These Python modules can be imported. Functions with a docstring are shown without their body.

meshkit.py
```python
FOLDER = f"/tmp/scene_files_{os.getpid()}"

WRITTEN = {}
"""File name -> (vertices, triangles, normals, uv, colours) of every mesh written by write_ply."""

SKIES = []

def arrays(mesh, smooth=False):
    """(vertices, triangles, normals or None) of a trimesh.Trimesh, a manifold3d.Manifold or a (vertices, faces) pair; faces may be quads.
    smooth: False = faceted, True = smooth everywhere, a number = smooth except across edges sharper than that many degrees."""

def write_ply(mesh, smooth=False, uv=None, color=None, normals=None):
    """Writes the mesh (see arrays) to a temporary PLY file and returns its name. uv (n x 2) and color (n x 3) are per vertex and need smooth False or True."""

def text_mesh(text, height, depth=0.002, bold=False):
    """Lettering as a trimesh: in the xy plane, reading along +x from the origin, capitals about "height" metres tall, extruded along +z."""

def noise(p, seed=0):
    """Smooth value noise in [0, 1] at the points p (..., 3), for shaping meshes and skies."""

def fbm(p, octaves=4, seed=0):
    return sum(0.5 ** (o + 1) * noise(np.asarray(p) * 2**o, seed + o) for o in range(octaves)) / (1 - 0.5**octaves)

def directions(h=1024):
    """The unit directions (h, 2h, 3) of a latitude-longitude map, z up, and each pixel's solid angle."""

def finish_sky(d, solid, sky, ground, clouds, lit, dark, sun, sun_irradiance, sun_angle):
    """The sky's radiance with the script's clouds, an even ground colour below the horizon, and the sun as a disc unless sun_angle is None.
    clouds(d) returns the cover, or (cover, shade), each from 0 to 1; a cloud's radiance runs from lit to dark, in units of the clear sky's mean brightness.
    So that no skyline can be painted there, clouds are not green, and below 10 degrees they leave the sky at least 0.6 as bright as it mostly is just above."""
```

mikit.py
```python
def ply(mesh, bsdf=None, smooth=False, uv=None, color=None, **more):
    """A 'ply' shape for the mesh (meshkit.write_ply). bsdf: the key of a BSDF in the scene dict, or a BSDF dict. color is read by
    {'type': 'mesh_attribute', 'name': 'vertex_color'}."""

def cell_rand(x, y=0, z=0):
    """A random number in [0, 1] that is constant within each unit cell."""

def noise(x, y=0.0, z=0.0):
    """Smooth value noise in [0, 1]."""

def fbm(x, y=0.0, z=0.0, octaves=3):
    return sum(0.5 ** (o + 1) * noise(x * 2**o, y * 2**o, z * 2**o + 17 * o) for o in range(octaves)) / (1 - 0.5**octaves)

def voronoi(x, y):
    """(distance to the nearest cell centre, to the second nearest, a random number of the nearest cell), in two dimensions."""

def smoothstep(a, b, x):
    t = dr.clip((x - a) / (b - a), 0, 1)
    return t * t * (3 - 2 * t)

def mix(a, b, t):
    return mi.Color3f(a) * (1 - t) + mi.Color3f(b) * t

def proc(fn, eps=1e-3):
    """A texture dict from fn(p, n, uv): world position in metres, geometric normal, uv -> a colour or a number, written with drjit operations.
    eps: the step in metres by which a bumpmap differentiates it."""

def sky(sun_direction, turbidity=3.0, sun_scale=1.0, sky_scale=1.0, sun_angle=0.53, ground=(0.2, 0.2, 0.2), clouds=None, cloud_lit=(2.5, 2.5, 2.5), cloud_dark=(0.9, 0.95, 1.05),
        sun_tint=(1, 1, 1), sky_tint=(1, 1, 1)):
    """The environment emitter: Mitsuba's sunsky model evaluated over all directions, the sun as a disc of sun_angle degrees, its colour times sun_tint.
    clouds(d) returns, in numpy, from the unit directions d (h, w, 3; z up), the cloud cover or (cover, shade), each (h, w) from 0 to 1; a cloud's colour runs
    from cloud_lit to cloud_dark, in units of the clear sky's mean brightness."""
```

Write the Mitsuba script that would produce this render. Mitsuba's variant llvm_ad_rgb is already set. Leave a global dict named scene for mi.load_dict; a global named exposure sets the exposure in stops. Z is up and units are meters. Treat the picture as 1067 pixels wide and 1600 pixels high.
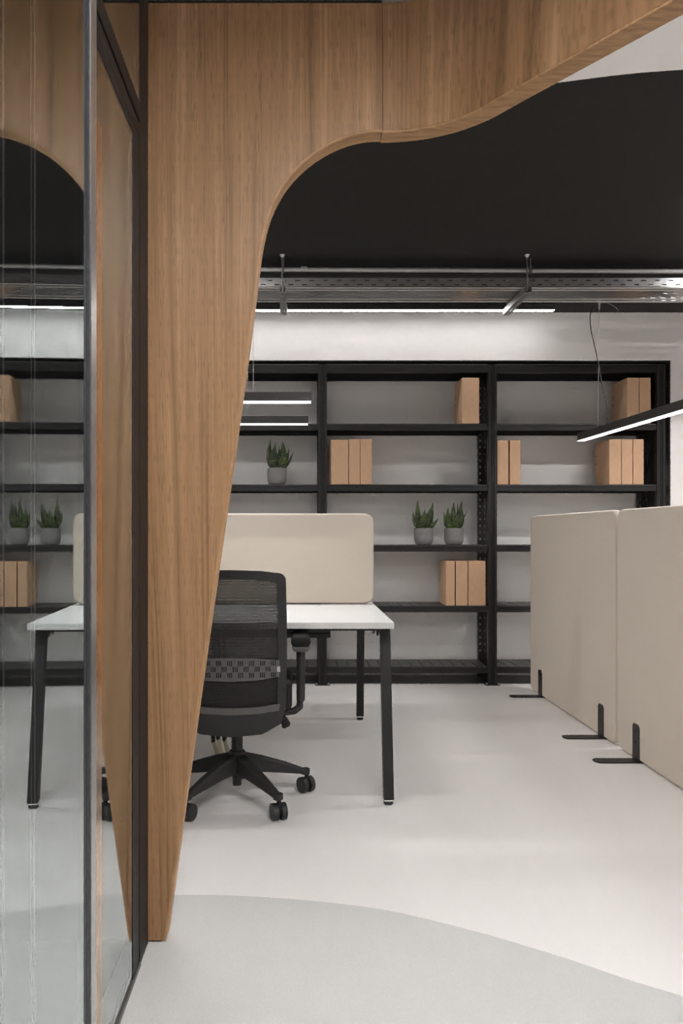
import math, random
import numpy as np
import trimesh, shapely
from shapely.geometry import Polygon, LineString, box as sbox
from scipy.interpolate import splprep, splev
import drjit as dr
import mitsuba as mi
import mikit
from mikit import proc, noise, fbm, smoothstep, mix

T = mi.ScalarTransform4f
rng = np.random.default_rng(7)
scene, labels = {}, {}

# ------------------------------------------------------------------ camera, light levels, exposure
EYE = 1.103
FPX = 1270.0
scene['camera'] = {
    'type': 'perspective', 'fov_axis': 'x', 'fov': math.degrees(2 * math.atan(533.5 / FPX)),
    'principal_point_offset_x': 69.5 / 1067, 'principal_point_offset_y': -33.0 / 1600,
    'near_clip': 0.02, 'far_clip': 60.0,
    'to_world': T().look_at(origin=[0, 0, EYE], target=[0, 1, EYE], up=[0, 0, 1]),
}
exposure = 2.12
PENDANT = [4.8, 4.78, 4.75]       # radiance of the pendant diffusers
WALL_LINE = [4.0, 3.95, 3.9]     # lamp on the ceiling in front of the shelves
FRONT_LINE = [[46.5, 46.6, 46.6], [11.0, 11.0, 11.0]]    # recessed lamps in the pale dropped ceiling

CEILING_LINE = [42.0, 41.3, 40.4]  # short lamp on the black ceiling in front of the desk

LEFT_LINE = [13.0, 12.8, 12.6]     # ceiling lamps left and right of the view
RIGHT_LINE = [52.0, 51.2, 50.4]

# ------------------------------------------------------------------ materials
def rgb(*c):
    return {'type': 'rgb', 'value': list(c)}

def mat(name, color, rough=0.5, metal=0.0, spec=0.5, **more):
    d = {'type': 'principled', 'base_color': color if isinstance(color, dict) else rgb(*color), 'roughness': rough, 'metallic': metal, **more}
    if not metal:
        d['specular'] = spec
    scene[name] = {'type': 'twosided', 'bsdf': d}
    return name

def wood_fn(dark, mid, light):
    def fn(p, n, uv):
        x, y, z = p.x, p.y, p.z
        warp = noise(x * 5.0, z * 0.55, 3.0) * 0.055 + noise(x * 14.0, z * 1.3, 9.0) * 0.012
        c = x + warp + y * 0.35
        broad = fbm(c * 16.0, z * 0.25, 1.0, octaves=2)
        rings = noise(c * 60.0, z * 0.5, 5.0)
        fine = noise(c * 170.0, z * 1.6, 7.0)
        pore = noise(c * 560.0, z * 36.0, 2.0)
        hair = noise(c * 420.0, z * 5.0, 4.0)
        t = broad * 0.36 + rings * 0.24 + fine * 0.22 + hair * 0.18
        col = mix(mix(dark, mid, smoothstep(0.24, 0.50, t)), light, smoothstep(0.50, 0.76, t))
        return col * (1.0 - 0.28 * smoothstep(0.58, 0.92, pore) * (0.4 + 0.6 * fine))
    return fn

wood_veneer = proc(wood_fn((0.20, 0.106, 0.049), (0.315, 0.176, 0.087), (0.41, 0.245, 0.132)))
def edging_fn(p, n, uv):
    t = noise(p.x * 30.0 + p.z * 22.0, p.y * 160.0, p.z * 12.0)
    return mix((0.30, 0.165, 0.08), (0.42, 0.25, 0.13), t)
def carpet_fn(p, n, uv):
    a = noise(p.x * 420.0, p.y * 420.0)
    b = noise(p.x * 900.0 + 11.0, p.y * 160.0)
    return mi.Color3f(0.515, 0.508, 0.497) * (0.94 + 0.06 * a + 0.05 * b)
def vinyl_fn(p, n, uv):
    a = fbm(p.x * 1.3, p.y * 1.3, octaves=3)
    b = noise(p.x * 300.0, p.y * 300.0)
    return mi.Color3f(0.72, 0.695, 0.68) * (0.965 + 0.04 * a + 0.02 * b)
def felt_fn(p, n, uv):
    a = noise(p.x * 700.0, p.y * 700.0, p.z * 700.0)
    return mi.Color3f(0.60, 0.532, 0.455) * (0.95 + 0.08 * a)
def card_fn(p, n, uv):
    a = fbm(p.x * 120.0, p.y * 120.0, p.z * 30.0, octaves=2)
    return mi.Color3f(0.57, 0.365, 0.235) * (0.93 + 0.14 * a)
def leaf_fn(p, n, uv):
    a = noise(p.x * 60.0, p.y * 60.0, p.z * 150.0)
    b = noise(p.x * 25.0, p.y * 25.0, p.z * 25.0)
    return mix((0.016, 0.029, 0.011), (0.085, 0.118, 0.036), smoothstep(0.35, 0.75, a * 0.6 + b * 0.4))
def concrete_fn(p, n, uv):
    a = fbm(p.x * 60.0, p.y * 60.0, p.z * 60.0, octaves=3)
    return mi.Color3f(0.215, 0.212, 0.21) * (0.88 + 0.24 * a)

mat('m_veneer', wood_veneer, 0.42, spec=0.35)
mat('m_edging', proc(edging_fn), 0.5, spec=0.3)
mat('m_carpet', proc(carpet_fn), 0.95, spec=0.1)
mat('m_vinyl', proc(vinyl_fn), 0.38, spec=0.35)
mat('m_white_wall', (0.80, 0.78, 0.765), 0.85, spec=0.2)
mat('m_dropped', (0.84, 0.825, 0.81), 0.85, spec=0.2)
mat('m_black_ceiling', (0.020, 0.0185, 0.017), 0.8, spec=0.2)
mat('m_niche_white', (0.87, 0.855, 0.84), 0.85, spec=0.2)
mat('m_liner', (0.05, 0.048, 0.046), 0.22, spec=0.5)
mat('m_charcoal', (0.03, 0.03, 0.032), 0.8, spec=0.2)
mat('m_rack', (0.014, 0.0132, 0.0128), 0.36, spec=0.35)
mat('m_slat', (0.055, 0.053, 0.051), 0.45, spec=0.5)
mat('m_black_metal', (0.013, 0.0125, 0.012), 0.42, spec=0.3)
mat('m_bracket', (0.022, 0.019, 0.017), 0.45, spec=0.35)
mat('m_frame_dark', (0.014, 0.012, 0.0105), 0.55, spec=0.2)
mat('m_gasket', (0.008, 0.009, 0.011), 0.5, spec=0.25)
mat('m_alu', (0.58, 0.57, 0.565), 0.30, metal=1.0)
mat('m_track', (0.16, 0.155, 0.145), 0.4, metal=0.7)
mat('m_glass_edge', (0.008, 0.014, 0.019), 0.45, spec=0.35)
mat('m_zinc', (0.50, 0.49, 0.48), 0.26, metal=0.95)
mat('m_zinc_dark', (0.30, 0.295, 0.29), 0.42, metal=0.85)
mat('m_conduit', (0.5, 0.49, 0.485), 0.5, metal=0.3)
mat('m_chrome', (0.75, 0.74, 0.73), 0.15, metal=1.0)
mat('m_lamp_body', (0.024, 0.023, 0.023), 0.4, spec=0.5)
mat('m_diffuser', (0.8, 0.8, 0.8), 0.5)
mat('m_desk_white', (0.62, 0.617, 0.612), 0.35, spec=0.4)
mat('m_felt', proc(felt_fn), 0.9, spec=0.1, sheen=0.3)
mat('m_card', proc(card_fn), 0.8, spec=0.2)
mat('m_card_dark', (0.05, 0.03, 0.02), 0.8)
mat('m_pot', proc(concrete_fn), 0.75, spec=0.3)
mat('m_soil', (0.03, 0.022, 0.016), 0.95)
mat('m_leaf', proc(leaf_fn), 0.45, spec=0.4)
mat('m_chair_plastic', (0.024, 0.0235, 0.023), 0.48, spec=0.3)
mat('m_chair_dark', (0.008, 0.008, 0.008), 0.6, spec=0.25)
mat('m_chair_grey', (0.10, 0.098, 0.095), 0.5, spec=0.3)
mat('m_thread', (0.024, 0.0225, 0.0215), 0.7, spec=0.25)
mat('m_seat_fabric', (0.012, 0.012, 0.012), 0.85, spec=0.2)
mat('m_rubber', (0.018, 0.018, 0.018), 0.5)
mat('m_cream', (0.52, 0.49, 0.38), 0.5)
mat('m_cord', (0.02, 0.016, 0.015), 0.5)
mat('m_wire', (0.55, 0.54, 0.53), 0.35, metal=0.8)
# office glass with a reflective coating: it lets a little light through and mirrors the bright room
COATED = 0.60
scene['m_glass'] = {'type': 'blendbsdf', 'weight': COATED - 0.10,
                    'a': {'type': 'thindielectric', 'int_ior': 1.52},
                    'b': {'type': 'twosided', 'bsdf': {'type': 'conductor', 'material': 'none', 'specular_reflectance': rgb(0.82, 0.89, 0.90)}}}
scene['m_glass_door'] = {'type': 'blendbsdf', 'weight': COATED,
                         'a': {'type': 'thindielectric', 'int_ior': 1.52},
                         'b': {'type': 'twosided', 'bsdf': {'type': 'conductor', 'material': 'none', 'specular_reflectance': rgb(0.80, 0.89, 0.90)}}}

# ------------------------------------------------------------------ mesh helpers
cat = trimesh.util.concatenate

def key_for(name, parent=None):
    base = f'{parent}__{name}' if parent else name
    k, i = base, 0
    while k in scene or k in labels or k in used:
        i += 1
        k = f'{base}_{i:03d}'
    used.add(k)
    return k
used = set()

def put(name, mesh, m, parent=None, smooth=False, label=None, category=None, group=None, kind=None, **more):
    k = key_for(name, parent)
    scene[k] = mikit.ply(mesh, m, smooth=smooth, **more)
    info = {}
    if label: info['label'] = label
    if category: info['category'] = category
    if group: info['group'] = group
    if kind: info['kind'] = kind
    if info: labels[k] = info
    return k

def put_dict(name, d, parent=None):
    k = key_for(name, parent)
    scene[k] = dict(d)
    return k

def thing(name, label, category, group=None, kind=None):
    k = key_for(name)
    labels[k] = {'label': label, 'category': category}
    if group: labels[k]['group'] = group
    if kind: labels[k]['kind'] = kind
    return k

def bx(x0, x1, y0, y1, z0, z1):
    m = trimesh.creation.box(extents=[x1 - x0, y1 - y0, z1 - z0])
    m.apply_translation([(x0 + x1) / 2, (y0 + y1) / 2, (z0 + z1) / 2])
    return m

def cbx(x0, x1, y0, y1, z0, z1, c=0.003):
    """box with chamfered edges"""
    pts = []
    for sx in (0, 1):
        for sy in (0, 1):
            for sz in (0, 1):
                X, Y, Z = (x0, x1)[sx], (y0, y1)[sy], (z0, z1)[sz]
                ix, iy, iz = (c, -c)[sx], (c, -c)[sy], (c, -c)[sz]
                pts += [(X + ix, Y + iy, Z), (X + ix, Y, Z + iz), (X, Y + iy, Z + iz)]
    return trimesh.convex.convex_hull(np.array(pts))

def rbox(x0, x1, y0, y1, z0, z1, r, sub=2):
    """box with round edges: hull of eight spheres"""
    s = trimesh.creation.icosphere(subdivisions=sub, radius=r).vertices
    pts = [s + [X, Y, Z] for X in (x0 + r, x1 - r) for Y in (y0 + r, y1 - r) for Z in (z0 + r, z1 - r)]
    return trimesh.convex.convex_hull(np.vstack(pts))

def hull(*meshes):
    return trimesh.convex.convex_hull(np.vstack([m.vertices for m in meshes]))

def ball(x, y, z, r, sub=2):
    m = trimesh.creation.icosphere(subdivisions=sub, radius=r)
    m.apply_translation([x, y, z])
    return m

def cyl(p0, p1, r, n=20):
    return trimesh.creation.cylinder(radius=r, segment=[p0, p1], sections=n)

def lathe(profile, x, y, z, n=40):
    m = trimesh.creation.revolve(np.array(profile), sections=n)
    m.apply_translation([x, y, z])
    return m

def tube(points, r, n=8):
    p = np.asarray(points, float)
    rr = np.broadcast_to(r, (len(p),))
    t = np.gradient(p, axis=0)
    t /= np.linalg.norm(t, axis=1, keepdims=True)
    ref = np.array([0, 1.0, 0]) if abs(t[:, 1]).mean() < 0.7 else np.array([0, 0, 1.0])
    a = np.cross(t, ref); a /= np.linalg.norm(a, axis=1, keepdims=True)
    b = np.cross(t, a)
    th = np.arange(n) * 2 * np.pi / n
    v = p[:, None] + rr[:, None, None] * (np.cos(th)[None, :, None] * a[:, None] + np.sin(th)[None, :, None] * b[:, None])
    v = v.reshape(-1, 3)
    f = []
    for i in range(len(p) - 1):
        for j in range(n):
            k = (j + 1) % n
            f += [[i * n + j, i * n + k, (i + 1) * n + k], [i * n + j, (i + 1) * n + k, (i + 1) * n + j]]
    c0, c1 = len(v), len(v) + 1
    v = np.vstack([v, p[:1], p[-1:]])
    for j in range(n):
        k = (j + 1) % n
        f += [[c0, k, j], [c1, (len(p) - 1) * n + j, (len(p) - 1) * n + k]]
    m = trimesh.Trimesh(v, np.array(f), process=False)
    trimesh.repair.fix_normals(m)
    return m

def smooth_path(pts, n):
    p = np.asarray(pts, float).T
    tck, _ = splprep(p, s=0, k=min(3, p.shape[1] - 1))
    return np.array(splev(np.linspace(0, 1, n), tck)).T

def prism(poly, depth):
    """shapely polygon in (a, b) extruded along c"""
    geoms = getattr(poly, 'geoms', [poly])
    return cat([trimesh.creation.extrude_polygon(g, depth, engine='earcut') for g in geoms])

def axes(mesh, order, off=(0, 0, 0)):
    """re-map extruded (a, b, c) to world by a permutation, e.g. 'xzy' : a->x, b->z, c->y"""
    v = mesh.vertices
    out = np.zeros_like(v)
    for i, ch in enumerate(order):
        out[:, 'xyz'.index(ch)] = v[:, i]
    m = trimesh.Trimesh(out + np.asarray(off, float), mesh.faces.copy(), process=False)
    perm = [('xyz').index(c) for c in order]
    sign = np.linalg.det(np.eye(3)[perm])
    if sign < 0:
        m.invert()
    return m

def rrect(x0, y0, x1, y1, r, q=8):
    return sbox(x0 + r, y0 + r, x1 - r, y1 - r).buffer(r, quad_segs=q)

def quad(a, b, c, d):
    return trimesh.Trimesh([a, b, c, d], [[0, 1, 2], [0, 2, 3]], process=False)

# ------------------------------------------------------------------ the setting: floor, ceilings, walls
YW = 5.885            # face of the back wall
ZC = 2.70             # black ceiling
ZD = 2.54             # pale dropped ceiling near the camera
put('floor', bx(-2.7, 4.3, -2.6, 6.4, -0.06, 0.0), 'm_vinyl', kind='structure', label='pale pinkish white smooth vinyl floor')
curve = [(-2.7, 2.15), (-1.6, 2.36), (-0.9, 2.45), (-0.3785, 2.472), (-0.2099, 2.468), (-0.121, 2.4589), (-0.025, 2.4447), (0.0853, 2.4223), (0.1931, 2.3945),
         (0.2826, 2.3614), (0.392, 2.3047), (0.4633, 2.263), (0.5377, 2.2172), (0.6019, 2.1718), (0.6687, 2.1231), (0.7416, 2.0655), (0.8142, 2.004),
         (0.9168, 1.9308), (1.15, 1.72), (1.5, 1.30), (1.9, 0.7), (2.2, 0.0), (2.4, -0.8)]
cv = smooth_path(curve, 120)
carpet = Polygon([*map(tuple, cv), (2.4, -2.6), (-2.7, -2.6)])
put('carpet', prism(carpet, 0.003), 'm_carpet', 'floor', label='grey woven carpet with a curved edge')

put('ceiling', bx(-2.7, 4.3, -2.6, 6.4, ZC, ZC + 0.06), 'm_black_ceiling', kind='structure', label='matt black ceiling above the shelving')
cc = smooth_path([(-2.7, 2.45), (-1.0, 2.62), (0.0, 2.70), (0.45, 2.67), (0.8065, 2.5997), (0.9127, 2.5729), (1.0115, 2.5489), (1.0869, 2.5347), (1.1968, 2.5207), (1.7, 2.46), (2.6, 2.5), (4.3, 2.7)], 90)
drop = Polygon([*map(tuple, cc), (4.3, -2.6), (-2.7, -2.6)])
# the recessed lamps lie in slots of the dropped ceiling
SLOTS = [(-0.10, 1.20, 0.60, 0.68), (0.0, 2.0, -0.75, -0.67)]
drop = drop.difference(shapely.union_all([sbox(a, c, b, d) for a, b, c, d in SLOTS]))
d = prism(drop, ZC - ZD - 0.002); d.apply_translation([0, 0, ZD])
put('dropped_panel', d, 'm_dropped', 'ceiling', label='white dropped ceiling with a curved edge')

NX0, NX1, NZ = -1.12, 2.704, 2.354
wall = Polygon([(-2.6, 0), (NX0, 0), (NX0, NZ), (NX1, NZ), (NX1, 0), (4.2, 0), (4.2, ZC), (-2.6, ZC)])
put('wall_back', axes(prism(wall, 0.42), 'xzy', (0, YW, 0)), 'm_white_wall', kind='structure', label='white back wall around the shelf niche')
put('niche_back', bx(NX0, NX1, 6.29, 6.305, 0, NZ), 'm_niche_white', 'wall_back', label='white back of the shelf niche')
t = 0.006
for m_ in (bx(NX1 - t, NX1, YW + 0.001, 6.29, 0, NZ - t), bx(NX0, NX0 + t, YW + 0.001, 6.29, 0, NZ - t), bx(NX0, NX1, YW + 0.001, 6.29, NZ - t, NZ)):
    put('niche_lining', m_, 'm_liner', 'wall_back', label='glossy black lining of the niche')
put('niche_floor', bx(NX0 + t, NX1 - t, YW + 0.06, 6.29, 0.0, 0.006), 'm_liner', 'wall_back', label='black board on the niche floor')
put('wall_right', bx(4.2, 4.26, -2.6, 6.3, 0, ZC), 'm_white_wall', kind='structure', label='white side wall on the right')
put('wall_left', bx(-2.66, -2.6, 2.25, 6.3, 0, ZC), 'm_white_wall', kind='structure', label='white side wall on the left')
put('wall_front', bx(-2.6, 4.2, -2.66, -2.6, 0, ZC), 'm_white_wall', kind='structure', label='white wall behind the camera')
put('cabin_carpet', bx(-1.3, -0.46, -2.6, 2.20, 0.0, 0.005), 'm_charcoal', 'floor', label='charcoal carpet inside the glazed cabin')
put('wall_inner', bx(-1.3, -0.4165, 2.19, 2.26, 0, ZD), 'm_charcoal', kind='structure', label='dark partition wall behind the glass')
put('wall_cabin', bx(-1.36, -1.3, -2.6, 2.26, 0, ZD), 'm_charcoal', kind='structure', label='dark wall of the glazed cabin')

# ------------------------------------------------------------------ glazed partition and glass door on the left
GX = -0.402
w = 'window_1'
labels[w] = {'label': 'dark framed glass partition beside the wooden portal', 'kind': 'structure'}; used.add(w)
put('pane', quad([GX, 1.585, 0.012], [GX, 1.99, 0.012], [GX, 1.99, 2.085], [GX, 1.585, 2.085]), 'm_glass', w, label='lower glass pane mirroring the portal')
put('pane', quad([GX, 1.585, 2.20], [GX, 2.073, 2.20], [GX, 2.073, ZD], [GX, 1.585, ZD]), 'm_glass', w, label='glass pane above the transom')
put('post', cbx(-0.416, -0.404 + 0.004, 2.073, 2.1845, 0, ZD, 0.002), 'm_frame_dark', w, label='dark brown end post')
put('stile', cbx(-0.412, GX + 0.001, 2.022, 2.064, 0.0, 2.142, 0.002), 'm_frame_dark', w)
put('seal', bx(-0.412, GX - 0.004, 2.064, 2.073, 0, 2.142), 'm_gasket', w)
put('gasket', bx(-0.410, GX + 0.0015, 1.985, 2.022, 0.012, 2.105), 'm_gasket', w)
put('gasket', bx(-0.410, GX + 0.0015, 1.585, 2.022, 2.08, 2.105), 'm_gasket', w)
for m_ in (cbx(-0.412, GX + 0.002, 1.585, 2.064, 2.105, 2.142, 0.002), bx(-0.412, GX - 0.004, 1.585, 2.073, 2.142, 2.156), cbx(-0.412, GX + 0.002, 1.585, 2.073, 2.156, 2.20, 0.002)):
    put('transom', m_, 'm_frame_dark', w)
put('head_rail', bx(-0.412, GX + 0.002, 1.585, 2.073, ZD - 0.012, ZD), 'm_gasket', w)
for m_ in (cbx(-0.410, -0.3965, 1.585, 2.07, 0, 0.012, 0.002), bx(-0.4195, -0.4165, 1.585, 2.03, 0, 0.011), bx(-0.4165, -0.410, 1.585, 2.03, 0, 0.004)):
    put('track', m_, 'm_track', w, label='metal floor track')

scene['m_bronze'] = {'type': 'twosided', 'bsdf': {'type': 'roughconductor', 'material': 'none', 'alpha': 0.02, 'specular_reflectance': rgb(0.84, 0.68, 0.55)}}
put('pull_strip', bx(GX - 0.001, GX + 0.003, 1.585, 1.662, 0.013, 1.93), 'm_bronze', w, label='polished bronze coloured strip on the pane')

DS = -0.0315
def dpt(y, off=0.0):
    return np.array([-0.309 + DS * (y - 2.193) + off, y])
w = 'door_1'
labels[w] = {'label': 'glass door leaf with a bright metal edge profile at the left', 'kind': 'structure'}; used.add(w)
a, b = dpt(-0.6), dpt(1.041)
put('pane', quad([*a, 0.02], [*b, 0.02], [*b, ZD - 0.02], [*a, ZD - 0.02]), 'm_glass_door', w)
def along(y0, y1, o0, o1, z0, z1):
    p, q = dpt(y0), dpt(y1)
    pts = [[p[0] + o0, p[1], z] for z in (z0, z1)] + [[p[0] + o1, p[1], z] for z in (z0, z1)] + [[q[0] + o0, q[1], z] for z in (z0, z1)] + [[q[0] + o1, q[1], z] for z in (z0, z1)]
    return trimesh.convex.convex_hull(np.array(pts))
put('glass_edge', along(1.040, 1.0505, -0.008, 0.0005, 0.012, ZD - 0.01), 'm_glass_edge', w, label='bluish glass edge')
put('gasket', along(1.0505, 1.069, -0.01, 0.001, 0.0, ZD), 'm_gasket', w)
put('edge_profile', along(1.069, 1.102, -0.012, 0.003, 0.0, ZD), 'm_alu', w, label='satin metal edge profile')

w = 'door_2'
labels[w] = {'label': 'slim metal edges of a second sliding leaf behind the glass door', 'kind': 'structure'}; used.add(w)
mat('m_bright', (0.13, 0.13, 0.128), 0.5)
for y_ in (1.024, 1.1315, 1.147):
    put('edge_profile', bx(-0.3715, -0.370, y_, y_ + 0.003, 0.006, ZD), 'm_bright', w)

# ------------------------------------------------------------------ wooden portal (flat arched leg + curved header)
PY, PT, PTOP = 2.185, 0.058, ZD
leg = [(-0.3587, 0.008), (-0.339, 0.1326), (-0.3221, 0.2506), (-0.3063, 0.3886), (-0.2884, 0.517), (-0.2677, 0.6649), (-0.2498, 0.7833), (-0.2333, 0.9017), (-0.2151, 1.020),
       (-0.1867, 1.2224), (-0.1641, 1.3933), (-0.1566, 1.4492), (-0.1415, 1.561), (-0.1253, 1.6800), (-0.1158, 1.7448), (-0.1084, 1.7976), (-0.1015, 1.8518), (-0.0943, 1.9013),
       (-0.0877, 1.9375), (-0.0783, 1.9691), (-0.0649, 2.0008), (-0.0468, 2.0325), (-0.0241, 2.0639), (0.0034, 2.0911), (0.0361, 2.1204), (0.0723, 2.1453), (0.1084, 2.1646),
       (0.1445, 2.1778), (0.1807, 2.1855), (0.2288, 2.188)]
tck, _ = splprep(np.array(leg).T, s=4e-5, k=3)
lp = np.array(splev(np.linspace(0, 1, 150), tck)).T
lp[0] = leg[0]; lp[-1] = leg[-1]
lp[:, 0] = np.maximum.accumulate(lp[:, 0])
XB, K, PM = 0.2285, 3.449, 0.99      # the header turns towards the camera in an arc, then runs straight

def column_mesh(front, normal, zb, zt):
    """panel standing over a plan line: front (n,2), unit normal pointing away from the camera (n,2), bottom and top heights"""
    n = len(front)
    back = front + normal * PT
    F = lambda xy, z: np.column_stack([xy, z])
    zt = np.broadcast_to(zt, (n,))
    v = np.vstack([F(front, zb), F(front, zt), F(back, zb), F(back, zt)])
    f = []
    for i in range(n - 1):
        a, b, c, d_ = i, i + 1, n + i + 1, n + i
        f += [[a, b, c], [a, c, d_]]
        a, b, c, d_ = 2 * n + i, 3 * n + i, 3 * n + i + 1, 2 * n + i + 1
        f += [[a, b, c], [a, c, d_]]
        f += [[n + i, n + i + 1, 3 * n + i + 1], [n + i, 3 * n + i + 1, 3 * n + i]]
        f += [[i, 2 * n + i, 2 * n + i + 1], [i, 2 * n + i + 1, i + 1]]
    f += [[0, n, 3 * n], [0, 3 * n, 2 * n]]
    e = n - 1
    f += [[e, 2 * n + e, 3 * n + e], [e, 3 * n + e, n + e]]
    return trimesh.Trimesh(v, np.array(f), process=False)

def edging_mesh(front, normal, zb, tang, d0, d1, th=0.006):
    """a strip under the bottom edge from depth d0 to d1; it hangs th below along the edge normal"""
    n = len(front)
    P = np.column_stack([front, zb])
    tg = np.gradient(P, axis=0); tg /= np.linalg.norm(tg, axis=1, keepdims=True)
    N3 = np.column_stack([normal, np.zeros(n)])
    out = np.cross(tg, N3)                      # away from the panel, into the opening
    out[out[:, 2] > 0] *= -1
    rows = [P + N3 * d0, P + N3 * d1, P + N3 * d1 + out * th, P + N3 * d0 + out * th]
    v = np.vstack(rows); f = []
    for i in range(n - 1):
        for k in range(4):
            l = (k + 1) % 4
            f += [[k * n + i, l * n + i, l * n + i + 1], [k * n + i, l * n + i + 1, k * n + i + 1]]
    e = n - 1
    f += [[0, n, 2 * n], [0, 2 * n, 3 * n], [e, 3 * n + e, 2 * n + e], [e, 2 * n + e, n + e]]
    m = trimesh.Trimesh(v, np.array(f), process=False)
    trimesh.repair.fix_normals(m)
    return m

portal = thing('wooden_portal', 'tall oak veneer arch with a tapering leg standing beside the glass partition', 'wooden arch')
fx = np.vstack([[-0.4035, 0.008], lp])
fr = np.column_stack([fx[:, 0], np.full(len(fx), PY)])
nm = np.tile([0.0, 1.0], (len(fx), 1))
leg_zb = fx[:, 1].copy()
put('leg_panel', column_mesh(fr, nm, leg_zb, PTOP - 0.012), 'm_veneer', portal)
put('edging', edging_mesh(fr[1:], nm[1:], leg_zb[1:], None, 0.001, 0.016), 'm_edging', portal, smooth=40, label='front layer of the light wood edging')
put('edging', edging_mesh(fr[1:], nm[1:], leg_zb[1:], None, 0.018, PT), 'm_edging', portal, smooth=40, label='light wood edging along the curve')
s = np.linspace(0, 1.9, 240)
psi = np.minimum(K * s, PM); ds = s[1] - s[0]
hx = XB + 0.0012 + np.concatenate([[0], np.cumsum(np.cos(psi) * ds)[:-1]])
hy = PY - np.concatenate([[0], np.cumsum(np.sin(psi) * ds)[:-1]])
hf = np.column_stack([hx, hy]); hn = np.column_stack([np.sin(psi), np.cos(psi)])
hz = 2.186 - 0.012 * np.clip((s - 0.35) / 0.6, 0, 1)
put('header_panel', column_mesh(hf, hn, hz, PTOP - 0.012), 'm_veneer', portal, smooth=40, label='curved header panel')
put('edging', edging_mesh(hf, hn, hz, None, 0.001, PT), 'm_edging', portal, smooth=40, label='light wood edging under the curved header')
put('foot', bx(-0.400, -0.366, PY + 0.004, PY + 0.05, 0.003, 0.0095), 'm_black_metal', portal, label='small black foot')
put('shadow_gap', cat([bx(-0.4035, XB, PY + 0.006, PY + PT, PTOP - 0.0125, PTOP - 0.0005)]), 'm_black_metal', portal, label='dark recessed joint under the ceiling')

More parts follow.
